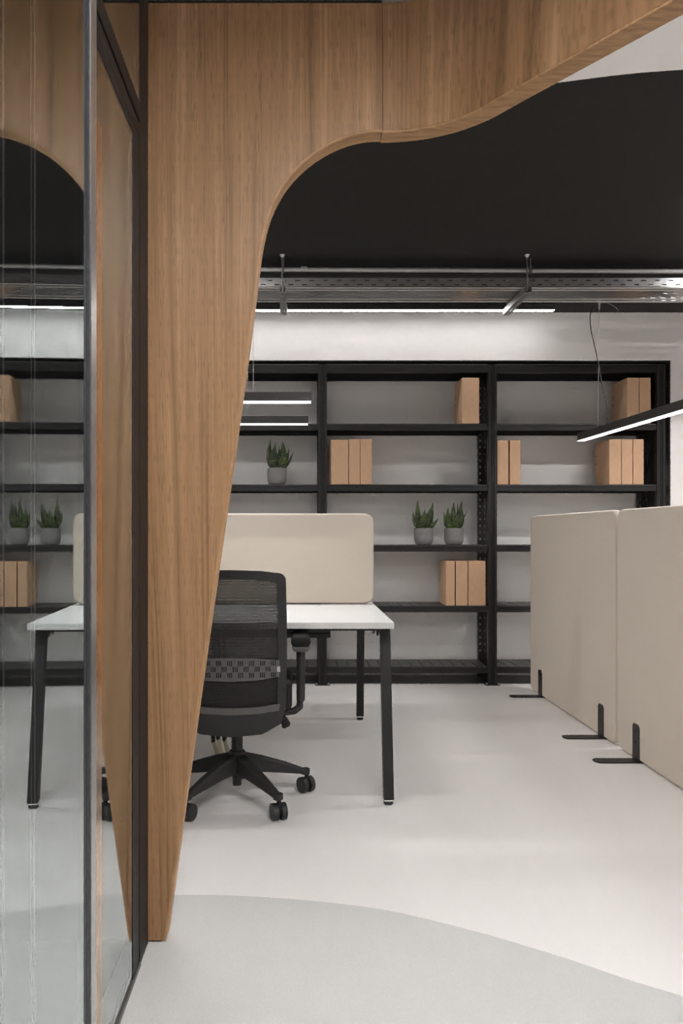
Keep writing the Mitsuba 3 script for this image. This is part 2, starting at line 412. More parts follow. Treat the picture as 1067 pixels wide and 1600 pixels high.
# ------------------------------------------------------------------ shelving rack
RF, RB = 5.885, 6.25
POSTS = [-1.046, 0.185, 1.416, 2.641]
TOPS = [0.134, 0.575, 1.015, 1.455, 1.896, 2.330]
rack = thing('shelving_rack', 'long black steel shelving rack of three bays in the wall niche', 'shelving')
PW = 0.062
def post_profile(x, y0, sgn):
    w2 = PW / 2
    pts = [(-w2, 0), (-0.012, 0), (-0.010, 0.006), (-0.003, 0.006), (-0.002, 0.0), (0.002, 0.0), (0.003, 0.006), (0.010, 0.006), (0.012, 0.0), (w2, 0), (w2, 0.05), (-w2, 0.05)]
    return Polygon([(x + px, y0 + sgn * py) for px, py in pts])
for i, x in enumerate(POSTS):
    xx = x if 0 < i < 3 else x - (0.004 if i == 3 else -0.004)
    put('post', prism(post_profile(xx, RF, 1), 2.326), 'm_rack', rack)
    # rear post with two columns of slots
    slots = shapely.union_all([sbox(px - 0.005, z, px + 0.005, z + 0.016) for px in (-0.019, 0.019) for z in np.arange(0.2, 2.25, 0.05)])
    face = sbox(-PW / 2, 0, PW / 2, 2.326).difference(slots)
    m = cat([axes(prism(face, 0.003), 'xzy', (xx, RB - 0.05, 0)), bx(xx - PW / 2, xx - PW / 2 + 0.003, RB - 0.047, RB, 0, 2.326), bx(xx + PW / 2 - 0.003, xx + PW / 2, RB - 0.047, RB, 0, 2.326)])
    put('post', m, 'm_rack', rack)
    fp = put('foot_plate', cbx(xx - 0.052, xx + 0.052, RF - 0.012, RF + 0.062, 0.0, 0.007, 0.002), 'm_rack', rack)
    for sx in (-1, 1):
        put('bolt', cyl([xx + sx * 0.042, RF + 0.004, 0.006], [xx + sx * 0.042, RF + 0.004, 0.016], 0.007, 6), 'm_chrome', fp)
    zs = [0.20, 0.62, 1.05, 1.50, 1.94, 2.28]
    for k in range(5):
        ya, yb = (RB - 0.056, RF + 0.06) if k % 2 else (RF + 0.06, RB - 0.056)
        pa, pb = np.array([xx + 0.012, ya, zs[k]]), np.array([xx + 0.012, yb, zs[k + 1]])
        put('brace', tube([pa, (pa + pb) / 2, pb], 0.008, 6), 'm_rack', rack)
for b_ in range(3):
    x0, x1 = POSTS[b_] + PW / 2 + (0.004 if b_ == 0 else 0), POSTS[b_ + 1] - PW / 2 - (0.004 if b_ == 2 else 0)
    x0 += 0.0005; x1 -= 0.0005
    for li, zt in enumerate(TOPS):
        th = 0.062 if li == 5 else 0.046
        prof = [(0, 0), (0.004, 0), (0.004, -0.014), (0.0, -0.017), (0, -th), (0.03, -th), (0.03, -th + 0.004), (0.008, -th + 0.004), (0.008, -0.006), (0.03, -0.006), (0.03, 0)]
        front = Polygon([(RF + 0.008 + y, zt + z) for y, z in prof])
        rear = Polygon([(RB - 0.008 - y, zt + z) for y, z in prof])
        beams = cat([axes(prism(front, x1 - x0), 'yzx', (x0, 0, 0)), axes(prism(rear, x1 - x0), 'yzx', (x0, 0, 0))])
        ends = cat([bx(x0, x0 + 0.003, RF + 0.04, RB - 0.04, zt - th, zt - 0.006), bx(x1 - 0.003, x1, RF + 0.04, RB - 0.04, zt - th, zt - 0.006)])
        sh = put('shelf', cat([beams, ends]), 'm_rack', rack)
        if li <= 2:
            n = 15; pitch = (x1 - x0) / n
            for j in range(n):
                put('slat', cbx(x0 + j * pitch + 0.0025, x0 + (j + 1) * pitch - 0.0025, RF + 0.012, RB - 0.012, zt - 0.0055, zt + 0.0008, 0.0015), 'm_slat', sh)
        else:
            put('deck', bx(x0, x1, RF + 0.012, RB - 0.012, zt - 0.005, zt + 0.0005), 'm_slat', sh)

# ------------------------------------------------------------------ cardboard file boxes
def file_box(x0, x1, zb, label, group, h=0.327, yf=None, depth=0.29, tilt=0.0):
    yf = RF + 0.014 if yf is None else yf
    g = 0.0008
    prof = Polygon([(0, 0), (depth - 0.05, 0), (depth - 0.015, 0.07), (depth, 0.13), (depth, h - 0.05), (depth - 0.03, h), (0.0, h)])
    prof = prof.buffer(-0.002).buffer(0.002, quad_segs=2)
    k = thing('file_box', label, 'file box', group)
    body = axes(prism(prof, x1 - x0 - 2 * g - 0.003), 'yzx', (x0 + g + 0.0015, yf, zb))
    front = cbx(x0 + g, x1 - g, yf - 0.003, yf + 0.0035, zb + 0.0015, zb + h, 0.001)
    xm = (x0 + x1) / 2
    parts = [('body', body, 'm_card'), ('front_flap', front, 'm_card')]
    parts.append(('rivet', cyl([x0 + 0.0016, yf + 0.045, zb + 0.035], [x1 - 0.0016, yf + 0.045, zb + 0.035], 0.006, 12), 'm_chrome'))
    for z_ in (0.17, 0.23):
        parts.append(('finger_hole', cyl([x0 + 0.0018, yf + depth - 0.03, zb + z_], [x1 - 0.0018, yf + depth - 0.03, zb + z_], 0.007, 12), 'm_card_dark'))
    for nme, m, mm in parts:
        if tilt:
            m = m.copy(); m.apply_transform(trimesh.transformations.rotation_matrix(tilt, [0, 1, 0], [x1, yf, zb]))
        put(nme, m, mm, k)
    return k
SH = [z + 0.001 for z in TOPS]
file_box(1.196, 1.322, SH[4], 'single kraft cardboard file box alone against the post on the top shelf', None, 0.334)
file_box(0.246, 0.373, SH[3], 'wide kraft cardboard file box, leftmost of three on the shelf beside the single plant', 'file boxes at the left of the middle bay', 0.325)
file_box(0.376, 0.458, SH[3], 'kraft cardboard file box in the middle of three on the shelf beside the single plant', 'file boxes at the left of the middle bay', 0.329)
file_box(0.460, 0.544, SH[3], 'kraft cardboard file box, rightmost of three on the shelf beside the single plant', 'file boxes at the left of the middle bay', 0.329)
file_box(1.080, 1.145, SH[1], 'narrow kraft cardboard file box, leftmost of three on the shelf below the two plants', 'file boxes below the two plants', 0.325)
file_box(1.152, 1.238, SH[1], 'kraft cardboard file box in the middle of three below the two plants', 'file boxes below the two plants', 0.325)
file_box(1.243, 1.368, SH[1], 'wide kraft file box, rightmost of three below the two plants', 'file boxes below the two plants', 0.325)
file_box(2.394, 2.481, SH[4], 'left kraft file box of a pair on the top right shelf', 'pair of file boxes on the top right shelf', 0.334)
file_box(2.484, 2.566, SH[4], 'right kraft file box of a pair on the top shelf next to the end post', 'pair of file boxes on the top right shelf', 0.334)
file_box(1.452, 1.534, SH[3], 'kraft file box touching the post, left one of a pair', 'pair of file boxes beside the middle post', 0.320)
file_box(1.544, 1.622, SH[3], 'right kraft file box of the pair standing just right of the black post', 'pair of file boxes beside the middle post', 0.322)
file_box(2.264, 2.352, SH[3], 'kraft cardboard file box, leftmost of three under the end of the hanging lamp', 'file boxes under the hanging lamp', 0.328)
file_box(2.355, 2.434, SH[3], 'kraft cardboard file box, middle of three under the hanging lamp', 'file boxes under the hanging lamp', 0.328)
file_box(2.437, 2.515, SH[3], 'kraft cardboard file box, rightmost of three under the hanging lamp', 'file boxes under the hanging lamp', 0.328)

# ------------------------------------------------------------------ potted plants
def leaf_mesh(base, tip, width, bend, yaw):
    """fleshy pointed leaf: width profile along a bent spine; lens-shaped section"""
    base, tip = np.array(base, float), np.array(tip, float)
    n = 14
    tt = np.linspace(0, 1, n)
    side = np.array([math.cos(yaw), math.sin(yaw), 0])
    dirn = tip - base
    spine = base + tt[:, None] * dirn + np.sin(tt * np.pi)[:, None] * np.array(bend)
    tg = np.gradient(spine, axis=0); tg /= np.linalg.norm(tg, axis=1, keepdims=True)
    sd = side - tg * (tg @ side)[:, None]; sd /= np.linalg.norm(sd, axis=1, keepdims=True)
    nn = np.cross(tg, sd)
    wp = 1.12 * width * np.interp(tt, [0, 0.15, 0.38, 0.6, 0.8, 1.0], [0.55, 0.8, 1.0, 0.74, 0.36, 0.02]) / 2
    ring = [(-1, 0), (-0.55, 0.10), (0, 0.02), (0.55, 0.10), (1, 0), (0.5, -0.16), (0, -0.24), (-0.5, -0.16)]
    v = np.vstack([spine[i] + wp[i] * np.array([a_ * sd[i] + (b__ + 0.25 * a_ * a_) * nn[i] for a_, b__ in ring]) for i in range(n)])
    k = len(ring); f = []
    for i in range(n - 1):
        for j in range(k):
            l = (j + 1) % k
            f += [[i * k + j, i * k + l, (i + 1) * k + l], [i * k + j, (i + 1) * k + l, (i + 1) * k + j]]
    v = np.vstack([v, spine[:1], tip[None]])
    for j in range(k):
        l = (j + 1) % k
        f += [[n * k, l, j], [n * k + 1, (n - 1) * k + j, (n - 1) * k + l]]
    m = trimesh.Trimesh(v, np.array(f), process=False)
    trimesh.repair.fix_normals(m)
    return m

def plant(x, y, z, leaves, label, group):
    k = thing('potted_plant', label, 'potted plant', group)
    R, H = 0.0705, 0.124
    prof = [(0, 0), (0.045, 0), (0.054, 0.004), (0.063, 0.016), (0.0685, 0.034), (R, 0.055), (R, H - 0.002), (R - 0.002, H), (R - 0.006, H), (R - 0.007, H - 0.012), (R - 0.009, 0.05), (0, 0.05)]
    put('pot', lathe(prof, x, y, z), 'm_pot', k, smooth=35, label='grey concrete pot')
    put('soil', lathe([(0, H - 0.013), (0.03, H - 0.010), (R - 0.0075, H - 0.014), (R - 0.0075, H - 0.03), (0, H - 0.03)], x, y, z), 'm_soil', k)
    for (bx_, tx, tz, wd, dy, yaw, bend) in leaves:
        put('leaf', leaf_mesh((x + bx_, y + dy * 0.35, z + H - 0.016), (x + tx, y + dy, z + H + tz), wd, (bend, 0, 0), yaw), 'm_leaf', k, smooth=50)
    return k
PYP = 5.985
# (base dx, tip dx, tip height above the rim, width, tip dy, yaw of the blade, sideways bow)
plant(-0.148, PYP, SH[3], [(-0.022, -0.047, 0.215, 0.050, 0.02, 0.5, -0.018), (-0.012, -0.010, 0.185, 0.062, -0.012, 0.1, -0.012), (0.016, 0.043, 0.197, 0.072, -0.01, -0.15, 0.012),
                          (0.020, 0.088, 0.152, 0.034, 0.03, 0.7, 0.018), (0.040, 0.122, 0.118, 0.024, -0.02, 0.4, 0.010), (0.004, 0.020, 0.172, 0.03, 0.05, 0.9, 0.0),
                          (-0.026, -0.052, 0.120, 0.044, 0.045, 1.0, -0.016), (0.026, 0.050, 0.090, 0.052, -0.04, -0.3, 0.01)],
      'single dark green succulent in a grey pot on the shelf beside three file boxes', None)
plant(0.933, PYP, SH[2], [(-0.022, -0.042, 0.212, 0.046, 0.02, 0.3, -0.006), (-0.030, -0.078, 0.122, 0.032, 0.0, 0.5, -0.014), (0.014, 0.070, 0.188, 0.058, 0.0, 0.1, 0.004),
                         (0.034, 0.108, 0.072, 0.030, -0.02, 0.2, 0.0), (-0.010, 0.004, 0.135, 0.060, -0.03, 0.1, 0.0), (-0.018, -0.050, 0.130, 0.040, 0.05, 0.8, -0.012),
                         (0.030, 0.048, 0.120, 0.040, 0.03, -0.6, 0.01), (-0.018, -0.020, 0.065, 0.060, -0.055, 0.0, 0.0)],
      'left plant of the pair, grey pot, one tall upright leaf', 'pair of plants on the middle shelf')
plant(1.155, PYP, SH[2], [(-0.036, -0.078, 0.116, 0.034, -0.02, 0.4, -0.006), (-0.020, -0.044, 0.154, 0.048, -0.01, 0.1, -0.010), (-0.004, 0.006, 0.202, 0.046, 0.03, 0.2, 0.0),
                         (0.016, 0.064, 0.210, 0.040, 0.01, -0.3, 0.002), (0.022, 0.036, 0.200, 0.032, 0.04, 0.9, 0.004), (0.034, 0.062, 0.142, 0.044, 0.0, 0.2, 0.010),
                         (0.040, 0.112, 0.136, 0.020, 0.03, 0.6, -0.006), (0.004, 0.020, 0.098, 0.058, -0.05, 0.0, 0.0), (-0.028, -0.030, 0.10, 0.050, -0.04, 0.2, -0.008)],
      'right plant of the pair, bushy green leaves, grey pot nearest the post', 'pair of plants on the middle shelf')

# ------------------------------------------------------------------ bench desk
DX0, DX1, DF, DM, DB = -1.205, 0.395, 3.30, 4.142, 4.98
desk = thing('bench_desk', 'white topped double bench desk on black slanted steel legs', 'desk')
put('tabletop', cbx(DX0, DX1, DF, DM - 0.005, 0.714, 0.740, 0.0015), 'm_desk_white', desk)
put('tabletop', cbx(DX0, DX1, DM + 0.045, DB, 0.714, 0.740, 0.0015), 'm_desk_white', desk)
def slanted(x0, x1, ytop, yfoot, w_=0.045):
    pts = [[x, y, z] for x in (x0, x1) for y, z in ((ytop, 0.714), (ytop + w_, 0.714), (yfoot, 0.022), (yfoot + w_, 0.022))]
    return trimesh.convex.convex_hull(np.array(pts))
for x0 in (DX1 - 0.043, DX0 + 0.002):
    for yt, yf in ((3.43, 3.29), (4.72, 4.79)):
        k = put('leg', slanted(x0, x0 + 0.041, yt, yf), 'm_black_metal', desk)
        xm = x0 + 0.0205
        gl = put('glide', lathe([(0, 0), (0.016, 0), (0.020, 0.004), (0.019, 0.017), (0, 0.017)], xm, yf + 0.022, 0.0), 'm_rubber', k)
        put('glide_rim', bx(x0 + 0.001, x0 + 0.040, yf + 0.001, yf + 0.044, 0.0165, 0.0225), 'm_chrome', k)
    put('side_rail', bx(x0 + 0.002, x0 + 0.039, 3.47, 4.73, 0.672, 0.7135), 'm_black_metal', desk)
put('front_rail', bx(DX0 + 0.046, DX1 - 0.046, 3.44, 3.48, 0.690, 0.7135), 'm_black_metal', desk)
put('rear_rail', bx(DX0 + 0.046, DX1 - 0.046, 4.72, 4.76, 0.690, 0.7135), 'm_black_metal', desk)
for x0 in (DX1 - 0.06, DX0 + 0.046):
    put('screw', cyl([x0 + 0.006, 3.455, 0.668], [x0 + 0.006, 3.455, 0.692], 0.006, 8), 'm_chrome', desk)
    put('screw', cyl([x0 - 0.010, 3.455, 0.676], [x0 - 0.010, 3.455, 0.692], 0.005, 8), 'm_chrome', desk)
tr = put('wire_trough', cbx(-0.97, 0.165, 4.00, 4.30, 0.587, 0.612, 0.004), 'm_black_metal', desk, label='black wire trough under the tops')
for y0_ in (4.0, 4.292):
    put('trough_side', bx(-0.97, 0.165, y0_, y0_ + 0.008, 0.612, 0.65), 'm_black_metal', tr)
for x0_ in (-0.9, 0.06):
    put('trough_hanger', bx(x0_, x0_ + 0.04, 4.0, 4.008, 0.612, 0.714), 'm_black_metal', tr)
# felt screen standing between the tops
scr = thing('desk_screen', 'beige felt divider screen with round corners standing on the white desk', 'desk screen')
pl = rrect(DX0 + 0.004, 0.7405, DX1 - 0.004, 1.204, 0.042)
def felt_slab(poly, th, r=0.012):
    """soft-edged slab along c = 0..th"""
    a_ = prism(poly.buffer(-r, quad_segs=8), th)
    rings = []
    for q in range(0, 7):
        an = q / 6 * math.pi
        off = r - r * math.sin(an) if True else 0
        z = th / 2 - (th / 2 - 0) * math.cos(an)
        rings.append((poly.buffer(-max(off, 1e-5), quad_segs=8), z))
    pts_n = 160
    V, Fc = [], []
    for pg, z in rings:
        L = pg.exterior
        start = L.project(shapely.Point(pg.bounds[0], (pg.bounds[1] + pg.bounds[3]) / 2))
        xy = [L.interpolate((start + i * L.length / pts_n) % L.length).coords[0] for i in range(pts_n)]
        V += [(x_, y_, z) for x_, y_ in xy]
    nr = len(rings)
    for i in range(nr - 1):
        for j in range(pts_n):
            l = (j + 1) % pts_n
            Fc += [[i * pts_n + j, i * pts_n + l, (i + 1) * pts_n + l], [i * pts_n + j, (i + 1) * pts_n + l, (i + 1) * pts_n + j]]
    c0 = np.mean(V[:pts_n], axis=0); c1 = np.mean(V[-pts_n:], axis=0)
    V += [tuple(c0), tuple(c1)]
    for j in range(pts_n):
        l = (j + 1) % pts_n
        Fc += [[nr * pts_n, l, j], [nr * pts_n + 1, (nr - 1) * pts_n + j, (nr - 1) * pts_n + l]]
    m = trimesh.Trimesh(np.array(V), np.array(Fc), process=False)
    trimesh.repair.fix_normals(m)
    return m
put('panel', axes(felt_slab(pl, 0.036), 'xzy', (0, DM + 0.001, 0)), 'm_felt', scr, smooth=50)
for x in (DX0 + 0.3, DX1 - 0.3):
    put('bracket', bx(x - 0.03, x + 0.03, DM + 0.012, DM + 0.03, 0.700, 0.745), 'm_black_metal', scr)

# cables coming down to the floor under the desk
for i, (x, x2, y) in enumerate(((-0.425, -0.420, 4.08), (-0.398, -0.394, 4.06), (-0.372, -0.364, 4.09))):
    c = thing('power_cable', ['black power cable with a slim cream plug, leftmost of three under the desk', 'black power cable with a cream plug, middle one of three under the desk', 'black power cable with a broad cream plug, rightmost of three under the desk'][i], 'cable', 'cables hanging under the desk')
    zz = (0.055, 0.075, 0.06)[i]
    put('cord', tube(smooth_path([(x, y + 0.03, 0.590), (x + 0.004, y + 0.025, 0.43), (x - 0.006, y + 0.01, 0.25), (x2, y, zz)], 20), 0.006 if i != 2 else 0.007, 8), 'm_cord', c, smooth=True)
    wd = (0.008, 0.009, 0.014)[i]
    put('strain_relief', cyl([x2, y, zz - 0.002], [x2 - 0.002, y + 0.003, zz + 0.035], 0.011, 12), 'm_cord', c, smooth=40)
    put('plug', hull(ball(x2, y, zz - 0.004, 0.0085), ball(x2 + wd * 0.2, y, zz + 0.002, 0.0085), ball(x2 + 0.016, y - 0.025, 0.009, 0.009), ball(x2 + 0.016 + wd, y - 0.025, 0.009, 0.009)), 'm_cream', c, smooth=True)

# ------------------------------------------------------------------ free-standing felt screens on the right
SX = 1.640
def floor_screen(y0, y1, label, feet):
    k = thing('floor_screen', label, 'divider screen', 'beige floor screens')
    poly = rrect(y0, 0.008, y1, 1.225, 0.045)
    put('panel', axes(felt_slab(poly, 0.045), 'yzx', (SX, 0, 0)), 'm_felt', k, smooth=50)
    for y in feet:
        plate = Polygon([(y, 0.001), (y + 0.075, 0.001), (y + 0.075, 0.165), (y + 0.062, 0.18), (y + 0.013, 0.18), (y, 0.165)])
        holes = [shapely.Point(y + 0.0375, zz).buffer(0.006) for zz in (0.15, 0.095)]
        plate = plate.difference(shapely.union_all(holes))
        toe = Polygon([(SX - 0.207, y + 0.020), (SX - 0.190, y), (SX + 0.05, y), (SX + 0.05, y + 0.075), (SX - 0.190, y + 0.075), (SX - 0.207, y + 0.055)])
        tm = prism(toe, 0.005); tm.apply_translation([0, 0, 0.0012])
        put('foot_bracket', cat([axes(prism(plate, 0.004), 'yzx', (SX - 0.0042, 0, 0)), tm]), 'm_bracket', k, label='dark angle bracket')
        kk = list(scene)[-1]
        for zz in (0.15, 0.095):
            put('screw', cyl([SX - 0.006, y + 0.0375, zz], [SX + 0.001, y + 0.0375, zz], 0.0052, 10), 'm_black_metal', kk)
    return k
floor_screen(4.187, 5.72, 'far beige felt floor screen with round corners, nearest the shelving', [5.44, 4.345])
floor_screen(2.30, 4.172, 'near beige felt floor screen running out at the right edge', [3.89, 2.55])

# ------------------------------------------------------------------ office chair
CX = -0.255
chair = thing('office_chair', 'black mesh back office chair on a five star base at the desk', 'office chair')
def yb(z):
    return np.interp(z, [0.30, 0.40, 0.50, 0.60, 0.75, 0.97], [3.155, 3.115, 3.088, 3.072, 3.048, 3.005])
def bow(x):
    return 0.22 * (x - CX) ** 2           # the back curls forward at the sides... towards the camera side it is flat
def bent(mesh, y_off=0.0, curl=0.55):
    v = mesh.vertices.copy()
    v[:, 1] = yb(v[:, 2]) + y_off + v[:, 1] + curl * (v[:, 0] - CX) ** 2
    return trimesh.Trimesh(v, mesh.faces, process=False)
def subdivide(mesh, L):
    v, f = trimesh.remesh.subdivide_to_size(mesh.vertices, mesh.faces, L)
    return trimesh.Trimesh(v, f)
hw = 0.217
outer = []
top_z, bot_z = 0.966, 0.311
outer = Polygon([(CX - hw + 0.004, 0.44), (CX - hw, 0.62), (CX - hw + 0.001, 0.80), (CX - hw + 0.004, 0.950), (CX - 0.12, 0.962), (CX, top_z), (CX + 0.12, 0.962), (CX + hw - 0.004, 0.950), (CX + hw - 0.001, 0.80), (CX + hw, 0.62), (CX + hw - 0.004, 0.44),
                 (CX + hw - 0.020, 0.366), (CX + 0.12, 0.322), (CX, bot_z), (CX - 0.12, 0.322), (CX - hw + 0.020, 0.366)])
outer = outer.buffer(-0.03, quad_segs=8).buffer(0.03, quad_segs=8)
inner = outer.buffer(-0.034, quad_segs=8).intersection(sbox(-2, 0.418, 2, 2)).buffer(-0.02).buffer(0.02, quad_segs=8)
ring = subdivide(prism(outer.difference(inner), 0.022), 0.03)
put('back_frame', bent(axes(ring, 'xzy')), 'm_chair_plastic', chair, smooth=30, label='dark frame of the backrest')
# mesh back: horizontal threads
ths = []
mi_in = inner.buffer(0.004)
for z in np.arange(0.43, 0.945, 0.0042):
    seg = mi_in.intersection(LineString([(-2, z), (2, z)]))
    if seg.is_empty: continue
    x0, _, x1, _ = seg.bounds
    xs = np.linspace(x0, x1, 13)
    r = 0.00182 + 0.00022 * math.sin(z * 5000)
    top = np.column_stack([xs, np.full(13, 0.010), np.full(13, z + r)]); bt = top.copy(); bt[:, 2] = z - r
    back_t = top.copy(); back_t[:, 1] = 0.012; back_b = bt.copy(); back_b[:, 1] = 0.012
    V = np.vstack([top, bt, back_t, back_b]); Fc = []
    for i in range(12):
        a_, c_ = i, i + 1
        Fc += [[13 + a_, 13 + c_, c_], [13 + a_, c_, a_], [26 + a_, 26 + c_, 39 + c_], [26 + a_, 39 + c_, 39 + a_], [a_, c_, 26 + c_], [a_, 26 + c_, 26 + a_], [39 + a_, 39 + c_, 13 + c_], [39 + a_, 13 + c_, 13 + a_]]
    ths.append(trimesh.Trimesh(V, np.array(Fc), process=False))
put('mesh_back', bent(cat(ths)), 'm_thread', chair, kind='stuff', label='black woven mesh of the backrest')
# lumbar plate with slots
lum = Polygon([(CX - 0.188, 0.556), (CX - 0.1, 0.543), (CX, 0.539), (CX + 0.1, 0.543), (CX + 0.188, 0.556), (CX + 0.188, 0.620), (CX + 0.1, 0.629), (CX, 0.632), (CX - 0.1, 0.629), (CX - 0.188, 0.620)])
sl = []
for r_, zc in enumerate((0.610, 0.587, 0.564)):
    for g in range(-5, 6):
        xc = CX + g * 0.0415 + (0.0207 if r_ == 1 else 0)
        for q in (-1, 0, 1):
            xs_ = xc + q * 0.0072
            if abs(xs_ - CX) < 0.178:
                sl.append(sbox(xs_ - 0.0019, zc - 0.0098, xs_ + 0.0019, zc + 0.0098))
lum = lum.difference(shapely.union_all(sl))
put('lumbar_pad', bent(axes(subdivide(prism(lum, 0.005), 0.05), 'xzy'), -0.002), 'm_chair_grey', chair, label='grey slotted lumbar pad')
put('lumbar_backing', bent(axes(subdivide(prism(rrect(CX - 0.183, 0.545, CX + 0.183, 0.626, 0.01), 0.002), 0.05), 'xzy'), 0.0045), 'm_chair_dark', chair)
for s_ in (-1, 1):
    put('lumbar_clip', bent(axes(subdivide(prism(sbox(CX + s_ * 0.185 - 0.006, 0.576, CX + s_ * 0.185 + 0.006, 0.596), 0.008), 0.05), 'xzy'), -0.006), 'm_zinc', chair)
# lower closed part of the back and the cross bar
lowp = inner.intersection(sbox(-2, 0.40, 2, 0.535)).buffer(0.004)
put('back_shell', bent(axes(subdivide(prism(lowp, 0.004), 0.05), 'xzy'), 0.0135), 'm_chair_dark', chair, smooth=30)
bar = Polygon([(CX - 0.19, 0.448), (CX - 0.1, 0.436), (CX, 0.432), (CX + 0.1, 0.436), (CX + 0.19, 0.448), (CX + 0.186, 0.420), (CX + 0.1, 0.409), (CX, 0.406), (CX - 0.1, 0.409), (CX - 0.186, 0.420)])
put('cross_bar', bent(axes(subdivide(prism(bar, 0.018), 0.04), 'xzy'), -0.004), 'm_chair_grey', chair, smooth=30, label='lighter cross bar under the back')
put('seat', rbox(CX - 0.235, CX + 0.235, 3.17, 3.63, 0.43, 0.50, 0.032), 'm_seat_fabric', chair, smooth=True)
put('seat_pan', hull(rbox(CX - 0.215, CX + 0.215, 3.18, 3.60, 0.405, 0.435, 0.012), rbox(CX - 0.15, CX + 0.15, 3.24, 3.52, 0.35, 0.40, 0.015)), 'm_chair_plastic', chair, smooth=40)
put('mechanism', rbox(CX - 0.09, CX + 0.09, 3.19, 3.48, 0.326, 0.372, 0.02), 'm_chair_dark', chair, smooth=40)
HX, HY = -0.248, 3.366
put('gas_lift', cat([cyl([HX, HY, 0.205], [HX, HY, 0.335], 0.0235, 28), cyl([HX, HY, 0.062], [HX, HY, 0.21], 0.0185, 24)]), 'm_chair_plastic', chair, smooth=40)
st = put('star_base', lathe([(0, 0.105), (0.028, 0.105), (0.036, 0.125), (0.036, 0.196), (0.031, 0.204), (0, 0.204)], HX, HY, 0), 'm_chair_plastic', chair, smooth=40)
for i in range(5):
    an = math.radians(18 - 72 * i)
    u, v_ = np.array([math.cos(an), math.sin(an)]), np.array([-math.sin(an), math.cos(an)])
    def P(r, s_, z): return [HX + u[0] * r + v_[0] * s_, HY + u[1] * r + v_[1] * s_, z]
    secs = [(0.02, 0.026, 0.115, 0.196), (0.11, 0.022, 0.108, 0.172), (0.21, 0.019, 0.094, 0.138), (0.292, 0.017, 0.082, 0.104)]
    parts = []
    for (ra, wa, za, zb_), (rb, wb, zc_, zd_) in zip(secs[:-1], secs[1:]):
        pts = []
        for r_, w_, z0_, z1_ in ((ra, wa, za, zb_), (rb, wb, zc_, zd_)):
            pts += [P(r_, s_ * w_, z0_ + 0.004) for s_ in (-1, 1)] + [P(r_, s_ * w_ * 0.6, z1_) for s_ in (-1, 1)] + [P(r_, s_ * w_, z1_ - 0.010) for s_ in (-1, 1)] + [P(r_, s_ * w_ * 0.7, z0_) for s_ in (-1, 1)]
        parts.append(trimesh.convex.convex_hull(np.array(pts)))
    parts.append(hull(cyl(P(0.298, 0, 0.080), P(0.298, 0, 0.102), 0.019, 18)))
    put('arm', cat(parts), 'm_chair_plastic', st, smooth=35)
    cpt = np.array(P(0.304, 0, 0.0))
    ca = math.radians([35, 20, -30, 60, 100][i])
    ax = np.array([math.cos(ca), math.sin(ca), 0])
    ct = np.array([cpt[0], cpt[1], 0.033]) + 0.006 * np.array([-ax[1], ax[0], 0])
    wheel = lambda o: cat([cyl(ct + ax * (o - 0.010), ct + ax * (o + 0.010), 0.0325, 30), cyl(ct + ax * (o - 0.0115), ct + ax * (o + 0.0115), 0.026, 30)])
    cs = put('caster', cat([cyl([cpt[0], cpt[1], 0.045], [cpt[0], cpt[1], 0.084], 0.0085, 12), hull(cyl(ct - ax * 0.007, ct + ax * 0.007, 0.024, 20), ball(cpt[0], cpt[1], 0.060, 0.012))]), 'm_chair_dark', chair, smooth=40)
    for o in (-0.0175, 0.0175):
        put('wheel', wheel(o), 'm_rubber', cs, smooth=35)
for sgn in (1, -1):
    X = lambda d: CX + sgn * d
    am = put('armrest', cat([hull(ball(X(0.270), 3.26, 0.625, 0.018), ball(X(0.270), 3.26, 0.44, 0.017), ball(X(0.270), 3.285, 0.625, 0.018), ball(X(0.270), 3.285, 0.44, 0.017)),
                             hull(ball(X(0.268), 3.27, 0.45, 0.013), ball(X(0.266), 3.27, 0.405, 0.013)), hull(ball(X(0.266), 3.27, 0.405, 0.013), ball(X(0.245), 3.27, 0.388, 0.014)),
                             hull(ball(X(0.245), 3.27, 0.388, 0.014), ball(X(0.12), 3.27, 0.372, 0.016))]), 'm_chair_plastic', chair, smooth=40)
    put('pad', rbox(X(0.270) - 0.039, X(0.270) + 0.039, 3.185, 3.43, 0.655, 0.694, 0.0185, 3), 'm_seat_fabric', am, smooth=True)
    put('pad_base', hull(cbx(X(0.270) - 0.034, X(0.270) + 0.034, 3.20, 3.41, 0.645, 0.66, 0.003), bx(X(0.270) - 0.026, X(0.270) + 0.026, 3.21, 3.40, 0.634, 0.645)), 'm_chair_grey', am)
put('tension_dial', rbox(CX + 0.2, CX + 0.236, 3.145, 3.20, 0.42, 0.53, 0.017), 'm_chair_dark', chair, smooth=True)
put('lever', cat([hull(ball(CX + 0.1, 3.22, 0.36, 0.01), ball(CX + 0.205, 3.20, 0.362, 0.01)), hull(ball(CX + 0.205, 3.20, 0.372, 0.012), ball(CX + 0.218, 3.20, 0.352, 0.011), ball(CX + 0.205, 3.20, 0.344, 0.010))]), 'm_chair_dark', chair, smooth=True)

